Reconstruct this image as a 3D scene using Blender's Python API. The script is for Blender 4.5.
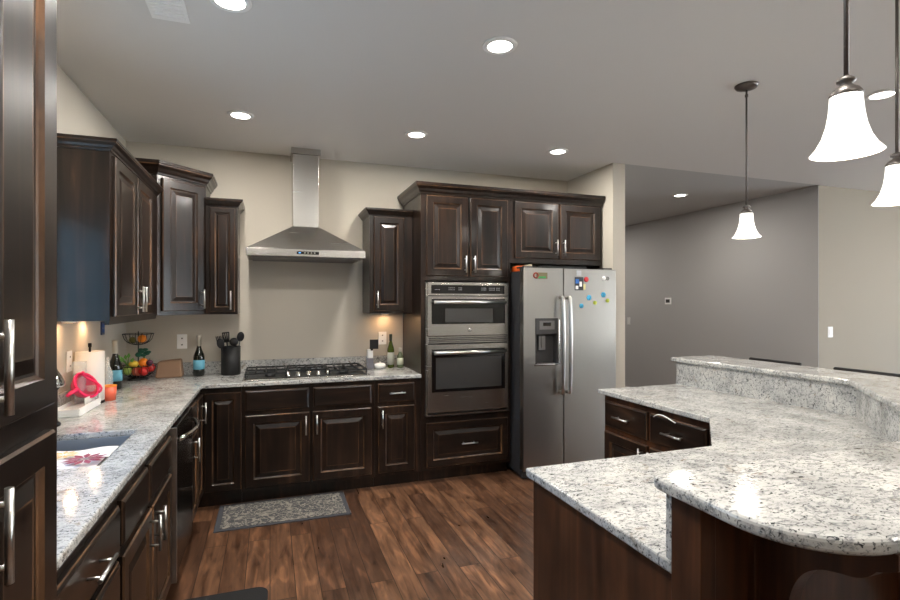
import bpy, bmesh, math, random
from mathutils import Vector, Matrix
random.seed(7)
PI = math.pi
for o in list(bpy.data.objects): bpy.data.objects.remove(o)
S = bpy.context.scene
COL = S.collection

# ------------------------------------------------------------------ camera
CEIL = 2.79
cam = bpy.data.cameras.new('camera'); co = bpy.data.objects.new('camera', cam); COL.objects.link(co)
co.location = (0, 0, 1.503); co.rotation_euler = (PI/2, 0, math.radians(-19.4))
cam.sensor_width = 36; cam.lens = 36*511/900; cam.shift_y = 2.8/900; cam.clip_start = .02
S.camera = co
# ------------------------------------------------------------------ world, light, exposure
S.view_settings.view_transform = 'Standard'; S.view_settings.look = 'None'
S.view_settings.gamma = 1; S.view_settings.use_curve_mapping = False
S.view_settings.exposure = 0.3
w = bpy.data.worlds.new('sky'); S.world = w; w.use_nodes = True
nt = w.node_tree; bg = nt.nodes['Background']
sky = nt.nodes.new('ShaderNodeTexSky'); sky.sky_type = 'PREETHAM'; sky.turbidity = 3.0
sky.sun_direction = Vector((.5, .6, .6)).normalized()
tint = nt.nodes.new('ShaderNodeMix'); tint.data_type = 'RGBA'; tint.blend_type = 'MULTIPLY'; tint.inputs[0].default_value = 1
tint.inputs[7].default_value = (.50, .85, 1, 1)
nt.links.new(sky.outputs[0], tint.inputs[6]); nt.links.new(tint.outputs[2], bg.inputs[0]); bg.inputs[1].default_value = 6.5

def area(name, loc, rot, sx, sy, power, col, spread=PI):
    l = bpy.data.lights.new(name, 'AREA'); l.shape = 'RECTANGLE'; l.size = sx; l.size_y = sy
    l.energy = power; l.color = col; l.spread = spread
    o = bpy.data.objects.new(name, l); o.location = loc; o.rotation_euler = rot; COL.objects.link(o); return o
# daylight entering by the window over the sink, plus fill from an added unseen door and window
area('daylight_sink_window', (-1.42, 2.2, 1.6), (0, -PI/2, 0), .9, .7, 3, (.60, .80, 1))
area('added_fill_door', (9.68, -2.35, 1.2), (0, PI/2+.3, 0), 2.2, 1.5, 90, (1, .93, .84))  # added fill at an unseen door, tilted up to brighten the ceiling
area('added_fill_window', (9.68, .6, 1.35), (0, PI/2+.35, 0), 2.0, 3.6, 125, (1, .93, .84))  # second added fill, at an unseen window, also tilted upward
DOWN_W = 15; PEND_W = 5; UNDER_W = .6

# ------------------------------------------------------------------ materials
def lin(c):
    return tuple(((v/255)/12.92 if v/255 <= .04045 else (((v/255)+.055)/1.055)**2.4) for v in c)+(1,)
MATS = {}
def mat(name, rgb=(128,128,128), rough=.5, metal=0, coat=0, trans=0, emit=None, es=0, ior=1.45, alpha=1):
    if name in MATS: return MATS[name]
    m = bpy.data.materials.new(name); m.use_nodes = True; MATS[name] = m
    b = m.node_tree.nodes['Principled BSDF']
    b.inputs['Base Color'].default_value = lin(rgb); b.inputs['Roughness'].default_value = rough
    b.inputs['Metallic'].default_value = metal; b.inputs['Coat Weight'].default_value = coat
    b.inputs['Coat Roughness'].default_value = .12
    b.inputs['Transmission Weight'].default_value = trans; b.inputs['IOR'].default_value = ior
    if emit: b.inputs['Emission Color'].default_value = lin(emit); b.inputs['Emission Strength'].default_value = es
    return m
def nodes(m):
    nt = m.node_tree; b = nt.nodes['Principled BSDF']
    return nt, b, (lambda t: nt.nodes.new(t)), nt.links.new
def ramp(n, pts):
    cr = n.color_ramp
    while len(cr.elements) < len(pts): cr.elements.new(.5)
    for e, (p, c) in zip(cr.elements, pts):
        e.position = p; e.color = c if len(c) == 4 else lin(c)
def coords(nt, scale, rot=(0,0,0)):
    g = nt.nodes.new('ShaderNodeNewGeometry'); mp = nt.nodes.new('ShaderNodeMapping')
    mp.inputs['Scale'].default_value = scale; mp.inputs['Rotation'].default_value = rot
    nt.links.new(g.outputs['Position'], mp.inputs['Vector']); return mp.outputs['Vector']

def wood(name, cols, scale, rough=.31, coat=.2):
    m = mat(name, rough=rough, coat=coat); nt, b, N, L = nodes(m)
    v = coords(nt, scale)
    n = N('ShaderNodeTexNoise'); n.inputs['Scale'].default_value = 1; n.inputs['Detail'].default_value = 6; n.inputs['Distortion'].default_value = .7
    L(v, n.inputs['Vector'])
    r = N('ShaderNodeValToRGB'); ramp(r, cols); L(n.outputs['Fac'], r.inputs[0])
    v2 = coords(nt, (2.2,2.2,1.6)); n2 = N('ShaderNodeTexNoise'); n2.inputs['Scale'].default_value = 1.6; n2.inputs['Detail'].default_value = 3
    L(v2, n2.inputs['Vector'])
    r2 = N('ShaderNodeValToRGB'); ramp(r2, [(.35,(.6,.58,.58,1)),(.66,(1.45,1.3,1.15,1))]); L(n2.outputs['Fac'], r2.inputs[0])
    mx = N('ShaderNodeMix'); mx.data_type = 'RGBA'; mx.blend_type = 'MULTIPLY'; mx.inputs[0].default_value = 1
    L(r.outputs[0], mx.inputs[6]); L(r2.outputs[0], mx.inputs[7]); L(mx.outputs[2], b.inputs['Base Color'])
    b.inputs['Specular IOR Level'].default_value = .4
    bp = N('ShaderNodeBump'); bp.inputs['Strength'].default_value = .02; bp.inputs['Distance'].default_value = .004
    L(n.outputs['Fac'], bp.inputs['Height']); L(bp.outputs[0], b.inputs['Normal'])
    return m
DK = [(.25,(18,14,12)),(.5,(29,22,18)),(.66,(43,31,24)),(.85,(74,51,35))]
WV = wood('dark_alder_upright_grain', DK, (22,22,1.6))
WH = wood('dark_alder_level_grain', DK, (2.2,2.2,24))
WE = wood('worn_edge_of_dark_alder', [(.25,(40,30,24)),(.5,(68,51,37)),(.8,(128,94,66))], (9,9,3), rough=.3)
WI = wood('island_panel_alder', [(.25,(42,27,19)),(.5,(68,44,30)),(.8,(98,64,42))], (20,20,1.4), rough=.38)

def granite():
    m = mat('speckled_white_granite', rough=.10, coat=.1); nt, b, N, L = nodes(m)
    v = coords(nt, (1,1,1), (0,0,.6))
    vs = coords(nt, (1.0,1.9,1.5), (0,0,.5))
    def noise(s, d, vec, dist=0, ro=.5):
        n = N('ShaderNodeTexNoise'); n.inputs['Scale'].default_value = s; n.inputs['Detail'].default_value = d
        n.inputs['Distortion'].default_value = dist; n.inputs['Roughness'].default_value = ro; L(vec, n.inputs['Vector']); return n.outputs['Fac']
    def rmp(x, pts): r = N('ShaderNodeValToRGB'); ramp(r, pts); L(x, r.inputs[0]); return r.outputs[0]
    def mul(a, c, f=1):
        q = N('ShaderNodeMix'); q.data_type = 'RGBA'; q.blend_type = 'MULTIPLY'; q.inputs[0].default_value = f
        L(a, q.inputs[6]); L(c, q.inputs[7]); return q.outputs[2]
    base = rmp(noise(7,4,v,.4), [(.3,(162,162,159)),(.5,(189,188,184)),(.7,(206,204,198))])
    grey = rmp(noise(34,6,vs,1.0,.72), [(.33,(138,142,148)),(.41,(198,200,203)),(.50,(255,255,255))])
    dark = rmp(noise(50,4,vs,1.3,.7), [(.335,(28,31,40)),(.378,(104,108,116)),(.41,(255,255,255))])
    tan = rmp(noise(13,4,v,.8,.6), [(.28,(176,156,132)),(.40,(255,255,255))])
    fleck = rmp(noise(120,2,v,.3,.5), [(.31,(70,72,80)),(.37,(255,255,255))])
    brown = rmp(noise(9,5,v,1.0,.7), [(.245,(92,66,56)),(.285,(210,190,172)),(.31,(255,255,255))])
    c = mul(mul(mul(mul(mul(base, grey), dark), tan, .7), fleck, .8), brown)
    L(c, b.inputs['Base Color']); return m
GR = granite()

def floor_mat():
    m = mat('rustic_plank_floor', rough=.3, coat=.2); nt, b, N, L = nodes(m)
    v = coords(nt, (1,1,1), (0,0,PI/2))
    br = N('ShaderNodeTexBrick'); L(v, br.inputs['Vector'])
    br.inputs['Scale'].default_value = 1; br.inputs['Brick Width'].default_value = 1.15; br.inputs['Row Height'].default_value = .127
    br.inputs['Mortar Size'].default_value = .0022; br.inputs['Mortar Smooth'].default_value = .3
    br.inputs['Color1'].default_value = (0,0,0,1); br.inputs['Color2'].default_value = (1,1,1,1); br.inputs['Mortar'].default_value = (.5,.5,.5,1)
    br.offset = .37; br.squash = 1
    r = N('ShaderNodeValToRGB'); ramp(r, [(0,(72,50,37)),(.35,(84,59,44)),(.65,(96,68,50)),(1,(112,81,60))]); L(br.outputs['Color'], r.inputs[0])
    def noise(scale, s, d, dist):
        vv = coords(nt, scale); ad = N('ShaderNodeVectorMath'); ad.operation = 'MULTIPLY_ADD'
        L(br.outputs['Color'], ad.inputs[0]); ad.inputs[1].default_value = (5,9,3); L(vv, ad.inputs[2])
        n = N('ShaderNodeTexNoise'); n.inputs['Scale'].default_value = s; n.inputs['Detail'].default_value = d; n.inputs['Distortion'].default_value = dist
        L(ad.outputs[0], n.inputs['Vector']); return n.outputs['Fac']
    def mulr(a, x, pts, f=1):
        r = N('ShaderNodeValToRGB'); ramp(r, pts); L(x, r.inputs[0])
        q = N('ShaderNodeMix'); q.data_type = 'RGBA'; q.blend_type = 'MULTIPLY'; q.inputs[0].default_value = f
        L(a, q.inputs[6]); L(r.outputs[0], q.inputs[7]); return q.outputs[2]
    g = noise((26,2.0,1), 1, 7, 1.2)
    c = mulr(r.outputs[0], g, [(.3,(.55,.5,.46,1)),(.55,(1,1,1,1)),(.8,(1.35,1.3,1.2,1))])
    k = noise((14,3.0,1), 1.2, 6, .9)
    c = mulr(c, k, [(.32,(.42,.37,.34,1)),(.41,(.84,.81,.8,1)),(.56,(1.1,1.08,1.05,1)),(.72,(2.0,1.85,1.7,1))])
    q = N('ShaderNodeMix'); q.data_type = 'RGBA'; L(br.outputs['Fac'], q.inputs[0]); L(c, q.inputs[6]); q.inputs[7].default_value = (.012,.007,.005,1)
    L(q.outputs[2], b.inputs['Base Color'])
    bp = N('ShaderNodeBump'); bp.inputs['Strength'].default_value = .25; bp.inputs['Distance'].default_value = .002
    L(g, bp.inputs['Height']); L(bp.outputs[0], b.inputs['Normal'])
    rr = N('ShaderNodeMapRange'); L(k, rr.inputs[0]); rr.inputs[3].default_value = .22; rr.inputs[4].default_value = .42; L(rr.outputs[0], b.inputs['Roughness'])
    return m
FL = floor_mat()

def paint(name, rgb, bump=.12):
    m = mat(name, rgb, rough=.75); nt, b, N, L = nodes(m)
    n = N('ShaderNodeTexNoise'); n.inputs['Scale'].default_value = 55; n.inputs['Detail'].default_value = 2
    L(coords(nt,(1,1,1)), n.inputs['Vector'])
    bp = N('ShaderNodeBump'); bp.inputs['Strength'].default_value = bump; bp.inputs['Distance'].default_value = .003
    L(n.outputs['Fac'], bp.inputs['Height']); L(bp.outputs[0], b.inputs['Normal']); return m
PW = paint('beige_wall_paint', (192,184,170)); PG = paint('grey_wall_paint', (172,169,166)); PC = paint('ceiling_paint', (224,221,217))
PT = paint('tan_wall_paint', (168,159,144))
PH = paint('ceiling_paint_shaded', (190,189,187))  # hall shade put into the colour, darker than the main ceiling

def steel(name, rgb, rough, stretch):
    m = mat(name, rgb, rough=rough, metal=1); nt, b, N, L = nodes(m)
    n = N('ShaderNodeTexNoise'); n.inputs['Scale'].default_value = 1; n.inputs['Detail'].default_value = 3
    L(coords(nt, stretch), n.inputs['Vector'])
    rr = N('ShaderNodeMapRange'); L(n.outputs['Fac'], rr.inputs[0]); rr.inputs[3].default_value = rough-.01; rr.inputs[4].default_value = rough+.01
    L(rr.outputs[0], b.inputs['Roughness']); return m
ST = steel('brushed_stainless', (184,181,176), .27, (3,3,90))
SF = steel('fridge_stainless', (166,164,160), .30, (90,2,2))
SH = mat('satin_nickel', (205,203,198), rough=.28, metal=1)
SC = mat('polished_steel', (215,214,210), rough=.14, metal=1)
BR = mat('bronze_fitting', (112,106,102), rough=.38, metal=.85)
BG = mat('black_glass', (14,14,16), rough=.06, coat=.5)
BW = mat('oven_window_glass', (62,61,60), rough=.08, coat=.4)
BK = mat('matte_black', (22,22,23), rough=.5)
BI = mat('cast_iron', (30,31,32), rough=.55)
DG = mat('dark_grey_plastic', (58,57,57), rough=.4)
MG = mat('grey_plastic', (104,102,100), rough=.4)
WP = mat('white_plastic', (244,243,240), rough=.4)
SINK = mat('satin_sink_steel', (150,158,168), rough=.42, metal=.55)
GL = mat('clear_glass', (235,242,244), rough=.05); GL.node_tree.nodes['Principled BSDF'].inputs['Alpha'].default_value = .28
WG = mat('window_glass', (250,252,255), rough=.0, trans=1, ior=1.02)
TR = mat('white_trim_paint', (226,224,218), rough=.45)

# ------------------------------------------------------------------ mesh helpers
class MB:
    def __init__(s): s.v=[]; s.f=[]; s.mi=[]; s.sm=[]
    def add(s, vs, fs, mi=0, sm=False):
        n=len(s.v); s.v+= [tuple(v) for v in vs]; s.f+=[tuple(i+n for i in f) for f in fs]
        s.mi+=[mi]*len(fs); s.sm+=[sm]*len(fs); return s
    def box(s, x0,x1,y0,y1,z0,z1, mi=0):
        vs=[(x0,y0,z0),(x1,y0,z0),(x1,y1,z0),(x0,y1,z0),(x0,y0,z1),(x1,y0,z1),(x1,y1,z1),(x0,y1,z1)]
        return s.add(vs,[(0,3,2,1),(4,5,6,7),(0,1,5,4),(1,2,6,5),(2,3,7,6),(3,0,4,7)],mi)
    def tube(s, pts, r, n=10, mi=0, cap=True):
        pts=[Vector(p) for p in pts]; rs=r if isinstance(r,(list,tuple)) else [r]*len(pts)
        rings=[]; up=None
        for i,p in enumerate(pts):
            a=pts[max(i-1,0)]; b=pts[min(i+1,len(pts)-1)]; d=(b-a).normalized()
            if up is None or abs(up.dot(d))>.98: up=Vector((0,0,1)) if abs(d.z)<.9 else Vector((1,0,0))
            x=d.cross(up).normalized(); y=x.cross(d).normalized(); up=y
            rings.append([p+x*rs[i]*math.cos(2*PI*k/n)+y*rs[i]*math.sin(2*PI*k/n) for k in range(n)])
        vs=[v for r_ in rings for v in r_]; fs=[]
        for i in range(len(pts)-1):
            for k in range(n):
                k2=(k+1)%n; fs.append((i*n+k,i*n+k2,(i+1)*n+k2,(i+1)*n+k))
        s.add(vs,fs,mi,True)
        if cap: s.add(rings[0],[tuple(range(n))],mi); s.add(rings[-1],[tuple(reversed(range(n)))],mi)
        return s
    def ring(s, c, R, r, n=32, m=8, mi=0, M=None):
        vs=[];fs=[]
        for i in range(n):
            a=2*PI*i/n
            for j in range(m):
                b=2*PI*j/m; p=Vector(((R+r*math.cos(b))*math.cos(a),(R+r*math.cos(b))*math.sin(a),r*math.sin(b)))
                if M: p=M@p
                vs.append(p+Vector(c))
        for i in range(n):
            for j in range(m): fs.append((i*m+j,((i+1)%n)*m+j,((i+1)%n)*m+(j+1)%m,i*m+(j+1)%m))
        return s.add(vs,fs,mi,True)
    def lathe(s, c, prof, n=32, mi=0, M=None, sy=1):
        vs=[];fs=[];c=Vector(c)
        for (r,z) in prof:
            for k in range(n):
                a=2*PI*k/n; p=Vector((r*math.cos(a),r*sy*math.sin(a),z))
                if M: p=M@p
                vs.append(p+c)
        for i in range(len(prof)-1):
            for k in range(n):
                k2=(k+1)%n; fs.append((i*n+k,i*n+k2,(i+1)*n+k2,(i+1)*n+k))
        shut=prof[0]==prof[-1]
        if prof[0][0]>1e-5 and not shut: fs.append(tuple(reversed(range(n))))
        if prof[-1][0]>1e-5 and not shut: fs.append(tuple((len(prof)-1)*n+k for k in range(n)))
        return s.add(vs,fs,mi,True)
    def ball(s, c, r, n=14, mi=0, sc=(1,1,1), M=None):
        pr=[(math.sin(PI*i/n),-math.cos(PI*i/n)) for i in range(n+1)]
        vs=[];fs=[];k_=18
        for (a,z) in pr:
            for k in range(k_):
                t=2*PI*k/k_; p=Vector((a*math.cos(t)*r*sc[0],a*math.sin(t)*r*sc[1],z*r*sc[2]))
                if M: p=M@p
                vs.append(p+Vector(c))
        for i in range(n):
            for k in range(k_): fs.append((i*k_+k,i*k_+(k+1)%k_,(i+1)*k_+(k+1)%k_,(i+1)*k_+k))
        return s.add(vs,fs,mi,True)
    def prism(s, poly, z0, z1, mi=0, axes=None, sm=False):
        # poly 2D; axes maps (a,b,h) to world
        ax=axes or (lambda a,b,h:(a,b,h)); n=len(poly)
        s.add([ax(a,b,z0) for a,b in poly]+[ax(a,b,z1) for a,b in poly],
              [tuple(reversed(range(n))),tuple(range(n,2*n))],mi)
        s.add([ax(a,b,z0) for a,b in poly]+[ax(a,b,z1) for a,b in poly],
              [(i,(i+1)%n,n+(i+1)%n,n+i) for i in range(n)],mi,sm)
        return s
    def mesh(s, name, mats, org=(0,0,0)):
        me=bpy.data.meshes.new(name); o=Vector(org)
        me.from_pydata([Vector(v)-o for v in s.v],[],s.f)
        for m in (mats if isinstance(mats,(list,tuple)) else [mats]): me.materials.append(m)
        for p,mi,sm in zip(me.polygons,s.mi,s.sm): p.material_index=mi; p.use_smooth=sm
        bm=bmesh.new(); bm.from_mesh(me); bmesh.ops.remove_doubles(bm,verts=bm.verts,dist=1e-5)
        bmesh.ops.recalc_face_normals(bm,faces=bm.faces); bm.to_mesh(me); bm.free()
        return me
ORG={}
def link(name, me):
    o=bpy.data.objects.new(name, me); COL.objects.link(o); return o
def tag(o, label, cat, group=None):
    o['label']=label; o['category']=cat
    if group: o['group']=group
    return o
def thing(name, label, cat, loc, group=None):
    o=link(name,None); o.location=loc; o.empty_display_size=.1; ORG[o.name]=Vector(loc); return tag(o,label,cat,group)
def part(name, mb, m, parent, label=None, bev=0):
    org=ORG[parent.name]; o=link(name, mb.mesh(name,m,org)); o.parent=parent; ORG[o.name]=org
    if label: o['label']=label
    if bev: bevel(o,bev)
    return o
def bevel(o, wd, seg=2):
    b=o.modifiers.new('bevel','BEVEL'); b.width=wd; b.segments=seg; b.limit_method='ANGLE'; b.angle_limit=math.radians(40)
def solo(name, mb, m, label, cat, loc, group=None, bev=0):
    o=link(name, mb.mesh(name,m,loc)); o.location=loc; ORG[o.name]=Vector(loc)
    if bev: bevel(o,bev)
    return tag(o,label,cat,group)
def struct(name, mb, m, parent=None, label=None):
    if parent: return part(name,mb,m,parent,label)
    o=link(name, mb.mesh(name,m)); o['kind']='structure'; ORG[o.name]=Vector((0,0,0))
    if label: o['label']=label
    return o

# ------------------------------------------------------------------ room
XL,YB,XW0,XW1,YC,XG,XR,YF,YH = -1.08,4.69,2.97,3.105,3.93,5.65,9.5,-3.5,8.5
struct('floor', MB().box(XL-.3,XR+.3,YF-.3,YH+.3,-.1,0), FL)
struct('ceiling', MB().box(XL-.3,XR+.3,YF-.3,YC+.0,CEIL,CEIL+.1).box(XL-.3,XW1,YC,YB+.15,CEIL,CEIL+.1), PC)
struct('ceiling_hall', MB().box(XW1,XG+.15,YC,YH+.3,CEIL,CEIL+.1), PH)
WY0,WY1,WZ0,WZ1 = 1.36,2.58,1.10,2.04
struct('wall_left', MB().box(XL-.15,XL,YF,WY0,0,CEIL).box(XL-.15,XL,WY1,YB+.15,0,CEIL).box(XL-.15,XL,WY0,WY1,0,WZ0).box(XL-.15,XL,WY0,WY1,WZ1,CEIL), PW)
struct('wall_back', MB().box(XL,XW1,YB,YB+.15,0,CEIL), PW)
struct('wall_wing', MB().box(XW0,XW1,YC,YB,0,CEIL), PW)
struct('wall_hall_left', MB().box(XW1-.15,XW1,YB+.15,YH,0,CEIL), PG)
struct('wall_hall_end', MB().box(XW1-.15,XG+.15,YH,YH+.15,0,CEIL), PG)
struct('wall_grey', MB().box(XG,XG+.15,YC+.15,YH,0,CEIL).box(XG,XG+.006,YC+.0,YC+.15,0,CEIL), PG)
struct('wall_tan', MB().box(XG+.006,XR,YC,YC+.15,0,CEIL), PT)
struct('wall_right', MB().box(XR,XR+.15,YF,-3.15,0,CEIL).box(XR,XR+.15,-3.15,-1.55,2.35,CEIL).box(XR,XR+.15,-1.55,-1.2,0,CEIL).box(XR,XR+.15,2.4,YC+.15,0,CEIL).box(XR,XR+.15,-1.2,2.4,0,.4).box(XR,XR+.15,-1.2,2.4,2.4,CEIL), PT)
struct('wall_front', MB().box(XL,XR,YF-.15,YF,0,CEIL), PW)
def window(name, b, plane, c, t=.05):
    # b=(a0,a1,z0,z1); plane 'x' or 'y'
    a0,a1,z0,z1=b; fr=MB(); pn=MB()
    def bx(m,p0,p1,q0,q1,d0,d1):
        if plane=='x': m.box(c+d0,c+d1,p0,p1,q0,q1)
        else: m.box(p0,p1,c+d0,c+d1,q0,q1)
    mid=(a0+a1)/2
    for (p0,p1,q0,q1) in ((a0,a0+t,z0,z1),(a1-t,a1,z0,z1),(a0+t,a1-t,z0,z0+t),(a0+t,a1-t,z1-t,z1),(mid-t/2,mid+t/2,z0+t,z1-t)): bx(fr,p0,p1,q0,q1,-.03,.03)
    o=struct(name,fr,TR); bx(pn,a0+t,mid-t/2,z0+t,z1-t,-.004,.004); bx(pn,mid+t/2,a1-t,z0+t,z1-t,-.004,.004)
    part('window_pane',pn,WG,o); return o
window('window_1',(WY0,WY1,WZ0,WZ1),'x',XL-.08)
window('added_window',(-1.2,2.4,.4,2.4),'x',XR+.08)  # unseen window added for fill light, kept out of the steel reflections
window('added_door',(-3.15,-1.55,0,2.35),'x',XR+.08,.08)  # unseen glazed door, likewise added as an opening for fill
bb=MB().box(XG-.014,XG,YC-.014,YH,0,.1); struct('baseboard_grey',bb,TR)
struct('baseboard_tan',MB().box(XG,XR,YC-.014,YC,0,.1),TR)
struct('baseboard_wing',MB().box(XW0,XW1+.014,YC-.014,YC,0,.1),TR)

YQ,XQ = YB-.003, XL+.003      # backs of the furniture, just clear of the walls
# ------------------------------------------------------------------ cabinet builders
class Face:
    """a cabinet front: origin p, level direction a, outward normal n"""
    def __init__(s,p,a,n): s.p=Vector(p); s.a=Vector(a); s.n=Vector(n)
    def at(s,u,z,d=0): return s.p+s.a*u+s.n*d+Vector((0,0,z))
def rings(F,u0,u1,z0,z1,prof,edge_from=()):
    """nested rectangles: prof = list of (inset,depth,mat for the band leading to it)"""
    mb=MB(); prev=None
    for i,(ins,d,mi) in enumerate(prof):
        r=[F.at(u0+ins,z0+ins,d),F.at(u1-ins,z0+ins,d),F.at(u1-ins,z1-ins,d),F.at(u0+ins,z1-ins,d)]
        if prev:
            for k in range(4):
                k2=(k+1)%4; mb.add([prev[k],prev[k2],r[k2],r[k]],[(0,1,2,3)],mi)
        else: mb.add(r,[(3,2,1,0)],0)
        prev=r
    mb.add(prev,[(0,1,2,3)],0); return mb
def raised(F,u0,u1,z0,z1,st=.058):
    k=min(1,min(u1-u0,z1-z0)/.30); st=st*k
    return rings(F,u0,u1,z0,z1,[(0,.0,0),(0,.015,0),(.005,.021,1),(st,.021,0),(st+.005,.013,1),(st+.010,.010,1),(st+.016,.010,0),(st+.045*k,.019,0),(st+.049*k,.019,1)])
def slab(F,u0,u1,z0,z1):
    return rings(F,u0,u1,z0,z1,[(0,.0,0),(0,.013,0),(.004,.016,1),(.012,.021,0)])
def pull(F,u,z,L=.15,vert=True,off=.038,r=.0062):
    mb=MB(); d0=.019
    e=Vector((0,0,1)) if vert else F.a; c=F.at(u,z,d0+off)
    mb.tube([c-e*L/2,c+e*L/2],r,12)
    for s_ in (-1,1):
        q=c+e*s_*L*.33; mb.tube([q-F.n*off,q],r*.75,8)
    return mb
def add_door(F,t,u0,u1,z0,z1,hs=None,hz=None,L=.145,grain=None,name='door'):
    d=part(name,raised(F,u0,u1,z0,z1),[grain or WV,WE],t)
    if hs is not None:
        hu = u1-.028 if hs=='r' else (u0+.028 if hs=='l' else hs)
        part('handle',pull(F,hu,hz,L),SH,d)
    return d
def add_drawer(F,t,u0,u1,z0,z1,h=True,L=.145,panel=False):
    d=part('drawer',(raised if panel else slab)(F,u0,u1,z0,z1),[WH,WE],t)
    if h: part('handle',pull(F,(u0+u1)/2,(z0+z1)/2,L,False),SH,d)
    return d
def crown(path,z,h=.09,out=.055,closed=False):
    """moulding swept along an open path, outward side on the right of travel"""
    prof=[(0,0),(.010,0),(.013,.012),(.022,.022),(.030,.040),(.048,.060),(.050,.068),(.055,.070),(.055,.09),(-.012,.09),(-.012,0)]
    prof=[(a*out/.055,b*h/.09) for a,b in prof]; P_=[Vector((x,y)) for x,y in path]; mb=MB(); n=len(prof); rs=[]
    for i,p in enumerate(P_):
        dirs=[]
        if i>0: dirs.append((P_[i]-P_[i-1]).normalized())
        if i<len(P_)-1: dirs.append((P_[i+1]-P_[i]).normalized())
        ns=[Vector((d.y,-d.x)) for d in dirs]
        m=sum(ns,Vector((0,0))).normalized(); k=1/max(.3,m.dot(ns[0]))
        rs.append([(p.x+m.x*k*a,p.y+m.y*k*a,z+b) for a,b in prof])
    for i in range(len(rs)-1):
        for j in range(n):
            j2=(j+1)%n; mb.add([rs[i][j],rs[i][j2],rs[i+1][j2],rs[i+1][j]],[(0,1,2,3)],1 if j==5 else 0)
    mb.add(rs[0],[tuple(range(n))]); mb.add(rs[-1],[tuple(reversed(range(n)))]); return mb

# ---- pantry at the left edge of the frame
YP,XP=1.31,-.43
t=thing('pantry_cabinet','tall dark wood pantry cabinet with long bar handles at left edge beside the sink counter','cabinet',(-.76,.8,0))
part('body',MB().box(XQ,XP-.02,.15,YP,.1,2.5).box(XQ,XP-.09,.15,YP,0,.1).box(XP-.02,XP,.15,YP,.1,2.5),WV,t)
F=Face((XP,.15,0),(0,1,0),(1,0,0))
for (a,b,hs) in ((.06,.55,'r'),(.775,1.095,'l')):
    add_door(F,t,a,b,.14,1.247,hs,1.15)
    add_door(F,t,a,b,1.298,2.42,hs,1.405)
part('crown',crown([(XP,YP),(XP,.15)][::-1] if False else [(XP,.15),(XP,YP),(XQ,YP)],2.5),[WV,WE],t)

# ---- upper cabinets
def upper(name,label,x0,x1,y0,y1,z0,z1,loc): 
    t=thing(name,label,'cabinet',loc); return t
ZU=1.413
t=thing('wall_cabinet','two-door dark upper cabinet on the left wall with its blue-lit side panel','cabinet',(XQ,3.5,ZU))
part('body',MB().box(XQ,-.77,2.95,4.078,ZU,2.265).box(-.77,-.75,2.95,4.078,ZU,2.265),WV,t)
F=Face((-.75,2.95,0),(0,1,0),(1,0,0))
add_door(F,t,.03,.47,ZU+.02,2.24,'r',ZU+.11); add_door(F,t,.49,.90,ZU+.02,2.24,'l',ZU+.11)
part('crown',crown([(XQ,2.95),(-.75,2.95),(-.75,4.06)],2.255,.055,.04)if False else crown([(XQ,2.95),(-.75,2.95),(-.75,4.078)],2.255,.055,.04),[WV,WE],t)
part('light_rail',MB().box(-.775,-.755,2.96,4.07,ZU-.02,ZU),WV,t)

t=thing('corner_cabinet','taller angled dark upper cabinet in the corner, with single door','cabinet',(XQ,YQ,ZU))
poly=[(XQ,YQ),(XQ,4.082),(-.75,4.082),(-.47,4.36),(-.47,YQ)]
part('body',MB().prism(poly,ZU,2.43),WV,t)
d=(Vector((-.47,4.36,0))-Vector((-.75,4.082,0))); W_=d.length; a=d.normalized(); F=Face((-.75,4.082,0),a,(a.y,-a.x,0))
add_door(F,t,.028,W_-.028,ZU+.03,2.39,'r',ZU+.12)
part('crown',crown([(XQ,4.082),(-.75,4.082),(-.47,4.36),(-.47,YQ)],2.41),[WV,WE],t)

t=thing('wall_cabinet','narrow dark upper cabinet left of the range hood, beside the corner cabinet','cabinet',(-.34,YQ,ZU))
part('body',MB().box(-.468,-.24,4.36,YQ,ZU,2.265).box(-.468,-.24,4.34,4.36,ZU,2.265),WV,t)
F=Face((-.468,4.34,0),(1,0,0),(0,-1,0)); add_door(F,t,.03,.208,ZU+.02,2.24,'r',ZU+.11)
part('crown',crown([(-.468,4.34),(-.24,4.34),(-.24,YQ)],2.255,.055,.04),[WV,WE],t)

t=thing('wall_cabinet','small dark upper cabinet right of the range hood, beside the oven tower','cabinet',(1.0,YQ,ZU))
part('body',MB().box(.80,1.178,4.36,YQ,ZU,2.265).box(.80,1.178,4.34,4.36,ZU,2.265),WV,t)
F=Face((.80,4.34,0),(1,0,0),(0,-1,0)); add_door(F,t,.035,.30,ZU+.02,2.24,'l',ZU+.12)
part('crown',crown([(.80,YQ),(.80,4.34),(1.178,4.34)],2.255,.055,.04),[WV,WE],t)

# ---- oven tower with the cabinet over the fridge (one continuous front)
DF=4.08
t=thing('oven_cabinet','tall dark cabinet tower around the double wall oven, with doors above','cabinet',(1.59,YQ,0))
part('body',MB().box(1.18,1.215,DF+.02,YQ,.1,2.42).box(1.96,2.0,DF+.02,YQ,.1,2.42).box(1.18,2.0,YQ-.02,YQ,.1,2.42)
     .box(1.215,1.96,DF+.02,YQ,1.69,2.42).box(1.215,1.96,DF+.02,YQ,.1,.545).box(1.18,2.0,DF+.07,YQ,0,.1)
     .box(1.18,1.215,DF,DF+.02,.1,2.42).box(1.975,2.0,DF,DF+.02,.1,2.42).box(1.215,1.975,DF,DF+.02,1.69,2.42).box(1.215,1.975,DF,DF+.02,.1,.545),WV,t)
F=Face((1.18,DF,0),(1,0,0),(0,-1,0))
add_door(F,t,.045,.413,1.73,2.40,'r',1.83); add_door(F,t,.437,.79,1.73,2.40,'l',1.83)
add_drawer(F,t,.045,.79,.13,.50,True,.145,True)
part('crown',crown([(1.18,YQ),(1.18,DF),(2.0,DF)],2.41),[WV,WE],t)
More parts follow.
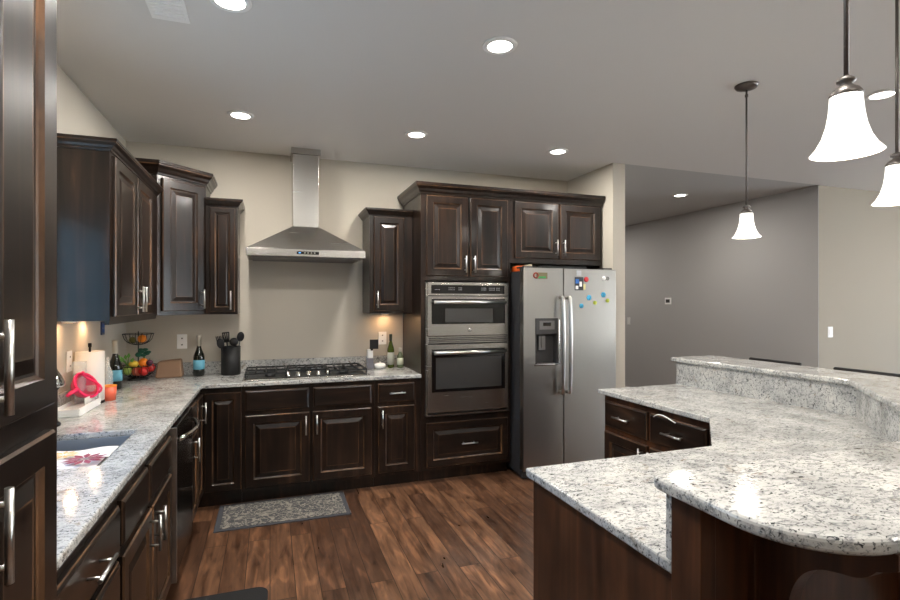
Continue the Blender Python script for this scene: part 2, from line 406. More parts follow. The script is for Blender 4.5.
t=thing('fridge_cabinet','dark two-door cabinet mounted above the stainless refrigerator','cabinet',(2.48,YQ,1.85))
part('body',MB().box(2.001,2.955,DF+.02,YQ,1.855,2.42).box(2.001,2.955,DF,DF+.02,1.855,2.42).box(2.935,2.955,DF,YQ,0,1.855),WV,t)
F=Face((2.001,DF,0),(1,0,0),(0,-1,0))
add_door(F,t,.04,.475,1.90,2.40,'r',2.0); add_door(F,t,.497,.92,1.90,2.40,'l',2.0)
part('crown',crown([(2.001,DF),(2.956,DF)],2.41),[WV,WE],t)

# ---- back base cabinets
def base_box(x0,x1,y0,y1): return MB().box(x0,x1,y0,y1,.1,.884).box(x0,x1,y0+.07,y1,0,.1)
t=thing('corner_base_cabinet','dark corner base cabinet with full-height doors left of the cooktop cabinets','cabinet',(-.75,YQ,0))
part('body',MB().prism([(XQ,YQ),(XQ,3.775),(-.475,3.775),(-.475,DF),(-.20,DF),(-.20,YQ)],.1,.884).prism([(XQ,YQ),(XQ,3.775),(-.545,3.775),(-.545,DF+.07),(-.20,DF+.07),(-.20,YQ)],0,.1),WV,t)
F=Face((-.475,DF,0),(1,0,0),(0,-1,0)); add_door(F,t,.03,.275,.13,.845)
F=Face((-.475,3.775,0),(0,1,0),(1,0,0)); add_door(F,t,.012,.28,.13,.845,.105,.742)
t=thing('base_cabinet','wide dark base cabinet below the gas cooktop, with false fronts','cabinet',(.28,YQ,0))
part('body',base_box(-.199,.795,DF,YQ),WV,t)
F=Face((-.199,DF,0),(1,0,0),(0,-1,0))
add_drawer(F,t,.025,.48,.70,.85,False); add_drawer(F,t,.515,.965,.70,.85,False)
add_door(F,t,.025,.485,.13,.665,'r',.57); add_door(F,t,.51,.965,.13,.665,'l',.57)
t=thing('base_cabinet','narrow dark base cabinet with one drawer, between cooktop cabinet and oven tower','cabinet',(.98,YQ,0))
part('body',base_box(.796,1.179,DF,YQ),WV,t)
F=Face((.796,DF,0),(1,0,0),(0,-1,0))
add_drawer(F,t,.025,.325,.70,.85,True,.13); add_door(F,t,.025,.325,.13,.665,'l',.57)

# ---- left base run
XF=-.475
def left_box(y0,y1): return MB().box(XQ,XF,y0,y1,.1,.884).box(XQ,XF-.07,y0,y1,0,.1)
t=thing('base_cabinet','narrow dark base cabinet on the left run, past the dishwasher','cabinet',(-.78,3.62,0))
part('body',left_box(3.465,3.774),WV,t)
F=Face((XF,3.465,0),(0,1,0),(1,0,0)); add_drawer(F,t,.015,.295,.70,.85,False); add_door(F,t,.015,.295,.13,.665,.07,.585)
t=thing('base_cabinet','dark sink base cabinet with paired door handles, before the dishwasher','cabinet',(-.78,2.38,0))
part('body',MB().box(XQ,XF,1.93,2.845,.1,.68).box(XQ,-1.0,1.93,2.845,.68,.884).box(-.56,XF,1.93,2.845,.68,.884).box(-1.0,-.56,1.93,2.12,.68,.884).box(-1.0,-.56,2.78,2.845,.68,.884).box(XQ,XF-.07,1.93,2.845,0,.1),WV,t)
F=Face((XF,1.93,0),(0,1,0),(1,0,0))
add_drawer(F,t,.02,.39,.70,.85,False); add_drawer(F,t,.42,.895,.70,.85,False)
add_door(F,t,.02,.45,.13,.665,.405,.575); add_door(F,t,.465,.895,.13,.665,.505,.575)
t=thing('base_cabinet','dark drawer base cabinet nearest the camera on the left, beside the pantry','cabinet',(-.78,1.62,0))
part('body',left_box(1.311,1.929),WV,t)
F=Face((XF,1.311,0),(0,1,0),(1,0,0))
add_drawer(F,t,.05,.60,.70,.85,True,.155); add_drawer(F,t,.02,.60,.42,.67,True,.16); add_drawer(F,t,.02,.60,.13,.39,True,.16)

# dishwasher
t=thing('dishwasher','dark fronted dishwasher with curved steel handle between sink and corner cabinets','dishwasher',(-.78,3.15,0))
part('body',MB().box(XQ+.05,XF-.01,2.85,3.46,.1,.88).box(XQ+.05,XF-.08,2.86,3.45,.0,.1),DG,t)
dr=part('door',MB().box(XF-.01,XF+.03,2.868,3.455,.12,.872),mat('dark_steel',(46,42,40),rough=.22,metal=.85),t,bev=.004)
part('side_trim',MB().box(XF-.01,XF+.036,2.848,2.8675,.11,.878),SH,dr)
pts=[(XF+.03,2.93,.80)]+[(XF+.045+.045*math.sin(PI*i/12),2.93+.46*i/12,.81) for i in range(13)]+[(XF+.03,3.39,.80)]
part('handle',MB().tube(pts,.012,12),SC,dr)

# ------------------------------------------------------------------ countertops
def slab_poly(poly,z0,z1,r=.006):
    return MB().prism(poly,z0,z1)
t=thing('perimeter_countertop','white speckled granite countertop running along left wall and back wall','countertop',(XQ,YQ,.884))
ct=MB()
SX0,SX1,SY0,SY1=-.985,-.585,2.17,2.73
ZC0,ZC1=.884,.914
ct.box(XQ,-.46,YP+.001,SY0,ZC0,ZC1).box(XQ,SX0,SY0,SY1,ZC0,ZC1).box(SX1,-.46,SY0,SY1,ZC0,ZC1).box(XQ,-.46,SY1,YQ,ZC0,ZC1).box(-.46,1.179,4.05,YQ,ZC0,ZC1)
# merge into clean outlines
def outline_with_hole():
    bm=bmesh.new()
    xs=[XQ,SX0,SX1,-.46,1.179]; ys=[YP+.001,SY0,SY1,4.05,YQ]
    for zz in (ZC0,ZC1):
        pass
    V={}
    def v(i,j,z):
        k=(i,j,z)
        if k not in V: V[k]=bm.verts.new((xs[i],ys[j],z))
        return V[k]
    cells=set()
    for i in range(4):
        for j in range(4):
            if i==1 and j==1: continue
            if i==3 and j<3: continue
            cells.add((i,j))
    for (i,j) in cells:
        bm.faces.new([v(i,j,ZC1),v(i+1,j,ZC1),v(i+1,j+1,ZC1),v(i,j+1,ZC1)])
        bm.faces.new([v(i,j,ZC0),v(i,j+1,ZC0),v(i+1,j+1,ZC0),v(i+1,j,ZC0)])
        for (di,dj,p,q) in ((-1,0,(0,0),(0,1)),(1,0,(1,0),(1,1)),(0,-1,(0,0),(1,0)),(0,1,(0,1),(1,1))):
            if (i+di,j+dj) not in cells:
                a_=(i+p[0],j+p[1]); b_=(i+q[0],j+q[1]); bm.faces.new([v(*a_,ZC0),v(*b_,ZC0),v(*b_,ZC1),v(*a_,ZC1)])
    bmesh.ops.recalc_face_normals(bm,faces=bm.faces)
    bmesh.ops.dissolve_limit(bm,angle_limit=.01,verts=bm.verts,edges=bm.edges)
    mb=MB(); bm.verts.index_update(); mb.add([x.co.copy() for x in bm.verts],[tuple(x.index for x in f.verts) for f in bm.faces]); bm.free(); return mb
part('slab',outline_with_hole(),GR,t,bev=.006)
part('backsplash',MB().box(XQ+.02,1.178,YQ-.02,YQ,.914,1.014).box(XQ,XQ+.02,2.76,YQ,.914,1.014),GR,t)
# sink
t=thing('kitchen_sink','undermounted steel kitchen sink sunk in the left granite counter','sink',(-.785,2.45,.70))
sb=MB(); a0,a1,b0,b1=SX0+.004,SX1-.004,SY0+.004,SY1-.004; zt,zb,w_=.888,.70,.008
sb.box(a0,a1,b0,b1,zb-.01,zb).box(a0,a0+w_,b0,b1,zb,zt).box(a1-w_,a1,b0,b1,zb,zt).box(a0+w_,a1-w_,b0,b0+w_,zb,zt).box(a0+w_,a1-w_,b1-w_,b1,zb,zt)
part('basin',sb,SINK,t)
part('divider',MB().box(a0+w_,a1-w_,2.43,2.45,.70,.862),SINK,t)
part('drain',MB().lathe((-.785,2.6,.7005),[(.045,0),(.042,.003),(.02,.001),(0,.001)]),SC,t)

# island
def poly_in(L): return L
OUT=[(.86,.926),(.86,1.632),(1.72,1.632),(2.125,2.032),(2.11,2.955),(2.79,2.955),(2.86,1.786),(1.995,.926)]
t=thing('island_countertop','lower granite island countertop with a cut inner corner and granite upstand','countertop',(1.5,1.2,.884))
part('slab',MB().prism(OUT,.884,.914),GR,t,bev=.006)
def thick(path,th,z0,z1):
    """wall of thickness th to the right of the path"""
    P_=[Vector(p) for p in path]; off=[]
    for i,p in enumerate(P_):
        ds=[]
        if i>0: ds.append((P_[i]-P_[i-1]).normalized())
        if i<len(P_)-1: ds.append((P_[i+1]-P_[i]).normalized())
        ns=[Vector((d.y,-d.x)) for d in ds]; m=sum(ns,Vector((0,0))).normalized(); off.append(p+m*(th/max(.3,m.dot(ns[0]))))
    return MB().prism([tuple(p) for p in P_]+[tuple(p) for p in reversed(off)],z0,z1)
SP=[(.865,.95),(2.0,.95),(2.855,1.795),(2.785,2.955)]
part('backsplash',thick(SP,.022,.914,1.075),GR,t)
t=thing('kitchen_island','dark wood island base with drawers under the lower granite top','kitchen island',(1.5,1.2,0))
INB=[(.89,.93),(.89,1.60),(1.735,1.60),(2.155,2.02),(2.15,2.93),(2.785,2.93),(2.855,1.80),(1.99,.93)]
INT=[(.89,.93),(.89,1.53),(1.70,1.53),(2.22,2.04),(2.22,2.93),(2.785,2.93),(2.855,1.80),(1.99,.93)]
part('body',MB().prism(INB,.1,.884).prism(INT,0,.1),WI,t)
part('end_panel',MB().box(.878,.89,.931,1.605,0,.884),WI,t)
F=Face((2.152,2.93,0),(0,-1,0),(-1,0,0))
add_drawer(F,t,.015,.425,.675,.845,True,.15)
d2=add_drawer(F,t,.45,.87,.675,.845,True,.15)
pts=[F.at(.50+.17*i/14,.835+.028*math.sin(PI*i/14),.03+.02*math.sin(PI*i/14)) for i in range(15)]
part('wire_pull',MB().tube(pts,.0035,8),WP,d2,'thin white arched wire above the drawer handle')
add_door(F,t,.015,.425,.13,.64,'r',.55); add_door(F,t,.45,.87,.13,.64,'l',.55)

# raised bar
t=thing('breakfast_bar','dark panelled wood breakfast bar body with corbels, carrying the raised granite bar top','breakfast bar',(1.4,.9,0))
KP=[(.865,.925),(2.01,.925),(2.882,1.785),(2.811,2.955)]
part('wall_body',thick(KP,.08,0,1.075),WI,t)
part('corner_post',MB().box(.858,.90,.842,.927,0,1.073),WI,t,bev=.002)
part('pilaster',MB().box(.995,1.05,.828,.848,0,1.073),WI,t,bev=.003)
part('pilaster',MB().box(1.50,1.56,.828,.848,0,1.073),WI,t,bev=.003)
part('base_board',MB().box(.90,1.98,.834,.848,0,.11),WI,t,bev=.003)
def corbel_mesh(x0,x1,yb):
    pr=[(0,1.073),(.262,1.073),(.262,1.045),(.245,1.035),(.228,1.028),(.215,1.012),(.195,1.0),(.16,.994),(.13,.985),(.10,.965),(.08,.935),(.068,.90),(.06,.85),(.052,.79),(.035,.74),(.02,.72),(0,.715)]
    core=pr[4:]
    for _ in range(2):
        q=[core[0]]
        for (a,b),(c,d) in zip(core,core[1:]): q+=[(a*.75+c*.25,b*.75+d*.25),(a*.25+c*.75,b*.25+d*.75)]
        core=q+[core[-1]]
    pr=pr[:4]+core
    return MB().prism([(a,b) for a,b in pr],x0,x1,axes=lambda a,b,h:(h,yb-a,b))
part('corbel',corbel_mesh(1.008,1.046,.828),WI,t,bev=.003); part('corbel',corbel_mesh(1.512,1.55,.828),WI,t,bev=.003)
# bar top outline with rounded near corner
def arc(cx,cy,r,a0,a1,n=14): return [(cx+r*math.cos(math.radians(a0+(a1-a0)*i/n)),cy+r*math.sin(math.radians(a0+(a1-a0)*i/n))) for i in range(n+1)]
kit=[(2.765,2.985),(2.765,1.83),(1.901,.966)]
bar=arc(.856,.941,.025,90,180,5)+arc(1.010,.742,.18,180,270,16)+[(2.12,.565),(3.18,1.64),(3.165,2.985)]+[(2.757,2.985),(2.827,1.812),(1.972,.966)]
bt=solo('bar_countertop',MB().prism(bar,1.075,1.106),GR,'raised granite bar top with rounded near corner, in the right foreground','bar top',(1.5,.8,1.075)); bevel(bt,.010,3)

# ------------------------------------------------------------------ cooktop
cx0,cx1,cy0,cy1=-.195,.762,4.10,4.645
t=thing('gas_cooktop','stainless gas cooktop with black grates and five centre knobs set in the back counter','cooktop',(.285,4.39,.914))
part('pan',MB().box(cx0,cx1,cy0,cy1,.9145,.925),ST,t,bev=.003)
part('burner_deck',MB().box(cx0+.03,cx1-.03,cy0+.05,cy1-.02,.925,.928),mat('dark_steel_deck',(38,39,41),rough=.3,metal=.7),t)
for (bx,by,r) in ((.0,4.27,.04),(.0,4.51,.05),(.285,4.47,.06),(.57,4.27,.04),(.57,4.51,.05)):
    part('burner',MB().lathe((bx,by,.928),[(r,0),(r,.012),(r*.75,.014),(r*.75,.022),(r*.3,.024),(0,.024)],24),BI,t)
for (g0,g1) in ((cx0+.012,.125),(.133,.436),(.444,cx1-.012)):
    g=MB(); y0_=cy0+.07 if not (g0>.1 and g1<.5) else cy0+.18
    zt=.965
    for a in (g0,g1-.012): g.box(a,a+.012,y0_,cy1-.03,zt-.012,zt)
    for b in (y0_,cy1-.042): g.box(g0,g1,b,b+.012,zt-.012,zt)
    for i in range(1,4):
        xx=g0+(g1-g0)*i/4; g.box(xx-.005,xx+.005,y0_,cy1-.03,zt-.010,zt+.002)
    ym=(y0_+cy1-.03)/2; g.box(g0,g1,ym-.005,ym+.005,zt-.010,zt+.002)
    for a in (g0,g1-.012):
        for b in (y0_,cy1-.042): g.box(a,a+.012,b,b+.012,.928,zt-.012)
    part('grate',g,BI,t)
for i in range(5):
    kx=.13+.078*i; part('knob',MB().lathe((kx,cy0+.085+(.0 if i%2 else .02),.928),[(.022,0),(.021,.006),(.018,.008),(.016,.03),(.012,.034),(0,.034)],20),SC,t)

# ------------------------------------------------------------------ range hood
hx=.283; hf=4.19
t=thing('range_hood','stainless pyramid chimney range hood on the back wall above the gas cooktop','range hood',(hx,YQ,1.86))
part('canopy',MB().add([(hx-.457,hf,1.925),(hx+.457,hf,1.925),(hx+.457,YQ,1.925),(hx-.457,YQ,1.925),(hx-.108,4.415,2.135),(hx+.108,4.415,2.135),(hx+.108,YQ,2.135),(hx-.108,YQ,2.135)],
   [(0,1,5,4),(1,2,6,5),(2,3,7,6),(3,0,4,7),(4,5,6,7),(3,2,1,0)]),ST,t)
part('rim',MB().box(hx-.457,hx+.457,hf-.002,YQ,1.868,1.925),ST,t,bev=.002)
part('filter',MB().box(hx-.42,hx+.42,hf+.04,YQ-.03,1.860,1.868),MG,t)
part('chimney',MB().box(hx-.104,hx+.104,4.42,YQ,2.135,2.74),ST,t,bev=.002)
part('chimney_collar',MB().box(hx-.118,hx+.118,4.405,YQ,2.74,2.788),ST,t)
part('control_panel',MB().box(hx-.085,hx+.085,hf-.005,hf-.002,1.886,1.908),BG,t)
part('indicator',MB().box(hx-.07,hx-.055,hf-.0065,hf-.005,1.893,1.901),mat('blue_indicator',(90,160,220),emit=(90,160,230),es=1),t)
for i in range(4): part('button',MB().box(hx-.03+.025*i,hx-.018+.025*i,hf-.007,hf-.005,1.892,1.902),SC,t)

# ------------------------------------------------------------------ double oven
OX0,OX1=1.222,1.968; OY=DF-.03
t=thing('double_wall_oven','stainless double wall oven, microwave over oven, built into the dark cabinet tower','oven',(1.59,DF,.56))
part('housing',MB().box(OX0,OX1-.005,DF-.001,YQ-.03,.575,1.665),DG,t)
part('frame',MB().box(OX0-.004,OX0+.012,OY+.01,DF-.001,.56,1.676).box(OX1-.012,OX1+.004,OY+.01,DF-.001,.56,1.676).box(OX0,OX1,OY+.01,DF-.001,1.664,1.676).box(OX0,OX1,OY+.006,DF-.001,1.165,1.22).box(OX0-.004,OX1+.004,OY-.005,DF-.001,.56,.572),ST,t)
cp=part('control_panel',MB().box(OX0+.012,OX1-.012,OY,DF-.001,1.565,1.664),ST,t)
part('display',MB().box(OX0+.04,OX1-.04,OY-.004,OY,1.580,1.652),BG,cp)
lg=mat('panel_lettering',(150,150,150),rough=.5)
for (u,n_) in ((.07,4),(.19,5),(.28,3),(.49,4),(.56,5),(.63,3)):
    for i in range(n_):
        for r_ in (0,1):
            if u==.07 and r_: continue
            xx=OX0+u+.012*i; part('key_mark',MB().box(xx,xx+.006,OY-.005,OY-.004,1.610+.016*r_,1.616+.016*r_),lg,cp)
def oven_door(z0,z1,g0,g1,hz,win):
    dd=part('door',MB().box(OX0+.004,OX1-.004,OY-.012,DF-.002,z0,z1),ST,t,bev=.004)
    part('glass',MB().box(OX0+.04,OX1-.04,OY-.016,OY-.012,g0,g1),BG,dd)
    part('window',MB().box(OX0+win[0],OX1-win[0],OY-.0175,OY-.016,win[1],win[2]),BW,dd)
    h=MB(); h.tube([(OX0+.05,OY-.058,hz),(OX1-.05,OY-.058,hz)],.014,14)
    for xx in (OX0+.075,OX1-.075): h.tube([(xx,OY-.012,hz),(xx,OY-.058,hz)],.009,8)
    part('handle',h,SH,dd); return dd
d1=oven_door(1.225,1.558,1.325,1.535,1.508,(.155,1.338,1.455))
part('badge',MB().lathe((1.598,OY-.0125,1.275),[(.018,0),(.018,.004),(.014,.005),(0,.005)],24,M=Matrix.Rotation(PI/2,3,'X')),SC,d1,'small round chrome badge with a dark ring')
oven_door(.59,1.155,.76,1.115,1.088,(.075,.785,1.045))
vb=MB()
for i in range(3): vb.box(OX0+.02,OX1-.02,OY+.002,OY+.006,1.175+.014*i,1.181+.014*i)
part('vent_slots',vb,BK,t)

# ------------------------------------------------------------------ refrigerator
FX0,FX1,FXm,FY=2.012,2.925,2.392,3.84
t=thing('refrigerator','stainless side-by-side refrigerator with ice dispenser and magnets, right of the oven tower','refrigerator',(2.47,4.2,0))
part('body',MB().box(FX0,FX1-.0,FY+.07,YQ-.03,.04,1.775).box(FX0+.03,FX1-.03,FY+.12,YQ-.05,0,.04),mat('fridge_side_paint',(50,50,52),rough=.38),t,bev=.004)
part('toe_grille',MB().box(FX0+.01,FX1-.01,FY+.05,FY+.10,.01,.075),DG,t)
# dispenser opening in left door
q0,q1,z0_,z1_=2.118,2.336,.985,1.365
fd=part('door',MB().box(FX0-.005,q0,FY,FY+.066,.085,1.80).box(q1,FXm-.004,FY,FY+.066,.085,1.80).box(q0,q1,FY,FY+.066,.085,z0_).box(q0,q1,FY,FY+.066,z1_,1.80),SF,t)
dp=part('dispenser',MB().box(q0,q1,FY+.056,FY+.066,z0_,1.365).box(q0,q0+.012,FY-.003,FY+.056,z0_,z1_).box(q1-.012,q1,FY-.003,FY+.056,z0_,z1_),DG,fd)
part('dispenser_panel',MB().box(q0,q1,FY-.006,FY+.05,1.235,1.372),DG,fd,bev=.004)
part('dispenser_display',MB().box(2.19,2.265,FY-.009,FY-.006,1.305,1.335),BG,fd)
part('dispenser_keypad',MB().box(2.155,2.30,FY-.0075,FY-.006,1.275,1.35),MG,fd)
part('dispenser_paddle',MB().box(2.165,2.225,FY+.02,FY+.03,1.10,1.22).box(2.185,2.205,FY+.012,FY+.02,1.12,1.21),MG,fd)
part('dispenser_rim',MB().box(q0-.012,q1+.014,FY-.010,FY+.05,.967,.985).box(q1,q1+.014,FY-.010,FY,.985,1.36),SC,fd,bev=.003)
fr_=part('door',MB().box(FXm+.004,FX1+.012,FY,FY+.066,.085,1.80),SF,t,bev=.006)
def fh(x,par):
    pts=[(x,FY,1.545),(x,FY-.045,1.55)]+[(x,FY-.050-.014*math.sin(PI*i/16),1.54-.80*i/16) for i in range(17)]+[(x,FY-.045,.73),(x,FY,.735)]
    part('handle',MB().tube(pts,[.014]*2+[.015]*17+[.014]*2,12),SH,par)
fh(FXm-.035,fd); fh(FXm+.035,fr_)
part('hinge_cover',MB().box(FX0+.01,FX0+.10,FY+.03,FY+.16,1.80,1.815),DG,t,bev=.003); part('hinge_cover',MB().box(FX1-.10,FX1-.01,FY+.03,FY+.16,1.80,1.815),DG,t,bev=.003)
part('side_seal',MB().box(FX0+.004,FX0+.02,FY+.064,FY+.07,.09,1.78),BK,t)
# logo on the right door
Rx=Matrix.Rotation(PI/2,3,'X')
lo=part('logo',MB().lathe((2.805,FY-.001,1.722),[(.019,0),(.019,.003),(0,.003)],24,M=Rx),WP,fr_,'white round emblem')
part('logo_letters',MB().ring((2.845,FY-.002,1.720),.013,.0035,20,6,M=Rx).box(2.846,2.86,FY-.005,FY-.001,1.716,1.722),MG,lo,'grey ring-shaped letter beside the round emblem')
def magnet(name,mb,m,label,loc,group=None): return solo(name,mb,m,label,'fridge magnet',loc,group)
def disc(x,z,r,th=.006,n=20,yy=None): return MB().lathe((x,(FY if yy is None else yy)-.0005,z),[(r,0),(r,th*.8),(r*.8,th),(0,th)],n,M=Rx)
t=thing('picture_magnet','rectangular green and tan magnet with a round red ring end, on the left fridge door','fridge magnet',(2.12,FY,1.765))
part('plate',MB().box(2.13,2.232,FY-.005,FY-.0005,1.708,1.760),mat('olive_tan',(122,112,80)),t)
part('green_band',MB().box(2.14,2.215,FY-.0065,FY-.005,1.711,1.728),mat('leaf_green',(60,150,80)),t)
part('red_ring',MB().ring((2.122,FY-.006,1.735),.021,.006,24,8,M=Rx),mat('brick_red',(150,60,48)),t)
t=thing('photo_magnet','cluster picture magnet with dark cap and blue patches on right fridge door','fridge magnet',(2.52,FY,1.69))
part('card',MB().box(2.505,2.590,FY-.004,FY-.0005,1.612,1.728),mat('dark_picture',(48,50,56)),t)
part('blue_patch',MB().box(2.511,2.545,FY-.006,FY-.004,1.672,1.710),mat('magnet_blue',(50,110,190)),t)
part('white_patch',MB().box(2.55,2.575,FY-.006,FY-.004,1.645,1.688).box(2.511,2.538,FY-.006,FY-.004,1.622,1.652),WP,t)
part('yellow_patch',MB().box(2.590,2.612,FY-.005,FY-.0005,1.618,1.668),mat('pale_yellow',(220,214,150)),t)
magnet('paper_magnet',MB().box(2.522,2.570,FY-.004,FY-.0005,1.740,1.785),mat('pale_grey_paper',(190,192,196)),'small pale grey square magnet above the picture cluster on the fridge',(2.53,FY,1.775))
magnet('red_magnet',disc(2.622,1.708,.023),mat('magnet_red',(200,44,50)),'round red magnet beside the picture cluster on the fridge door',(2.590,FY,1.71))
flower=lambda x,z,r:(lambda m:[m.lathe((x+r*.6*math.cos(a*2*PI/6),FY-.0005,z+r*.6*math.sin(a*2*PI/6)),[(r*.42,0),(r*.42,.004),(0,.004)],12,M=Rx) for a in range(6)] and m.lathe((x,FY-.0005,z),[(r*.4,0),(r*.4,.006),(0,.006)],12,M=Rx))(MB())
BLU=mat('sky_blue_magnet',(74,176,214)); YEL=mat('lime_magnet',(190,200,80))
magnet('flower_magnet',flower(2.572,1.476,.021),BLU,'lowest and leftmost light blue flower magnet on the right fridge door',(2.572,FY,1.476))
magnet('flower_magnet',flower(2.650,1.548,.025),BLU,'middle light blue flower magnet on the right fridge door',(2.650,FY,1.548))
magnet('flower_magnet',flower(2.800,1.575,.025),BLU,'highest and rightmost light blue flower magnet on the right fridge door',(2.8,FY,1.575))
magnet('small_flower_magnet',flower(2.712,1.503,.019),YEL,'lime green flower magnet between two blue ones on the fridge',(2.712,FY,1.503))
magnet('small_flower_magnet',flower(2.845,1.523,.019),YEL,'lime green flower magnet nearest the right edge of the fridge',(2.845,FY,1.523))
# on top of the fridge
ft=1.7755
solo('baking_tray',MB().box(2.19,2.70,FY+.10,FY+.42,ft,ft+.008).box(2.19,2.70,FY+.10,FY+.11,ft,ft+.05).box(2.19,2.20,FY+.10,FY+.42,ft,ft+.05).box(2.69,2.70,FY+.10,FY+.42,ft,ft+.05),BK,'black tray lying on top of the refrigerator','tray',(2.45,FY+.26,ft))
solo('snack_packet',MB().box(2.04,2.14,FY+.17,FY+.30,ft,ft+.052),mat('orange_packet',(224,96,36)),'small orange packet on top of the refrigerator, at the left','packet',(2.09,FY+.2,ft),bev=.012)
solo('paper_packet',MB().box(2.15,2.185,FY+.17,FY+.30,ft,ft+.065),mat('cream_packet',(196,186,160)),'small cream packet on top of the fridge beside orange packet','packet',(2.17,FY+.2,ft),bev=.008)

# ------------------------------------------------------------------ outlets, switches, thermostat, vent
def wall_plate(name,label,cat,c,w_,h_,n,holes=True,m=WP):
    a=Vector((n[1],-n[0],0)) if n[1] or n[0] else Vector((1,0,0)); c=Vector(c); n=Vector(n)
    def slabb(cc,hw,hh,d0,d1):
        vs=[cc+a*x+Vector((0,0,z))+n*d for d in (d0,d1) for (x,z) in ((-hw,-hh),(hw,-hh),(hw,hh),(-hw,hh))]
        return MB().add(vs,[(3,2,1,0),(4,5,6,7),(0,1,5,4),(1,2,6,5),(2,3,7,6),(3,0,4,7)])
    t=thing(name,label,cat,c); part('plate',slabb(c,w_/2,h_/2,.0005,.006),m,t,bev=.002)
    if holes:
        for s_ in (-1,1):
            q=part('socket',slabb(c+Vector((0,0,s_*h_*.22)),w_*.23,h_*.14,.006,.008),m,t)
            part('slot',slabb(c+Vector((0,0,s_*h_*.22)),w_*.08,h_*.04,.008,.0085),DG,q)
    else: part('rocker',slabb(c,w_*.22,h_*.28,.006,.010),m,t)
    return t
wall_plate('wall_outlet','white wall outlet on the back wall behind the wine bottle and paper bag','outlet',(-.681,YB,1.185),.075,.118,(0,-1,0))
wall_plate('wall_outlet','white wall outlet above the oil bottle, right of the cooktop','outlet',(.985,YB,1.175),.075,.118,(0,-1,0))
wall_plate('wall_outlet','white wall outlet on the left wall behind the paper towel roll','outlet',(XL,3.46,1.17),.075,.118,(1,0,0))
wall_plate('light_switch','white light switch on the tan wall above the raised bar','switch',(5.835,YC,1.18),.075,.118,(0,-1,0),False)
wall_plate('light_switch','pale light switch on the grey hall wall just right of the wing wall','switch',(XG,7.05,1.2),.075,.118,(-1,0,0),False,mat('off_white_plate',(205,203,198)))
t=wall_plate('thermostat','small white thermostat with dark screen on the grey hall wall','thermostat',(XG,6.16,1.53),.13,.10,(-1,0,0),False)
part('screen',MB().box(XG-.0125,XG-.010,6.12,6.20,1.505,1.555),DG,t)
t=thing('blue_switch_plate','small dark blue switch panel under the left upper cabinet, above the wine bottle','switch',(XL,4.07,1.33))
part('plate',MB().box(XL+.0005,XL+.008,4.035,4.105,1.285,1.375),mat('navy_plate',(32,52,92),rough=.3),t,bev=.002)
part('rocker',MB().box(XL+.008,XL+.012,4.052,4.088,1.335,1.36).box(XL+.008,XL+.012,4.052,4.088,1.30,1.325),mat('blue_rocker',(50,84,140)),t)
t=thing('ceiling_vent','white slatted air vent in the ceiling above the left counter','ceiling vent',(-.42,2.45,CEIL))
part('frame',MB().box(-.50,-.345,2.28,2.61,CEIL-.008,CEIL-.0005),WP,t,bev=.002)
sl=MB()
for i in range(9): sl.box(-.485,-.36,2.30+.033*i,2.315+.033*i,CEIL-.013,CEIL-.008)
part('slats',sl,WP,t)

# ------------------------------------------------------------------ lamps
EM=mat('downlight_lens',(255,255,255),emit=(255,250,240),es=9)
def downlight(x,y,label,sp=2.9):
    t=thing('recessed_light',label,'ceiling light',(x,y,CEIL),'recessed lights in the ceiling')
    part('trim',MB().lathe((x,y,CEIL-.008),[(.062,.0),(.085,.002),(.088,.0075),(.062,.0075),(.062,0)],36),WP,t)
    part('lens',MB().lathe((x,y,CEIL-.006),[(.062,0),(.062,.004),(0,.004)],32),EM,t,'glowing white lens')
    l=bpy.data.lights.new('downlight_lamp','AREA'); l.shape='DISK'; l.size=.125; l.energy=DOWN_W; l.color=(1,.955,.89)
    o=bpy.data.objects.new('downlight_lamp',l); o.location=(0,0,-.0095); o.parent=t; COL.objects.link(o)
for x,y,lab in ((-.16,2.36,'recessed light cut by the top edge, right of the ceiling vent'),(-.19,3.776,'recessed light left of the range hood chimney'),(1.055,3.764,'recessed light right of the chimney, above the oven tower side'),
    (1.084,2.327,'recessed light in the middle of the kitchen ceiling, nearest row'),(2.305,3.786,'recessed light above the refrigerator cabinet'),(4.62,4.845,'recessed light in the grey hall ceiling'),
    (3.563,2.089,'recessed light at far right, beside the nearest pendant rods')): downlight(x,y,lab)
for x,y in ((-.16,.95),(1.084,.9),(1.084,-.6),(3.4,-.6),(5.2,.9),(7.0,2.0),(4.5,7.2)): downlight(x,y,'unseen recessed light added to brighten the room')  # out-of-view lamps added for more light in kitchen, great room and hall

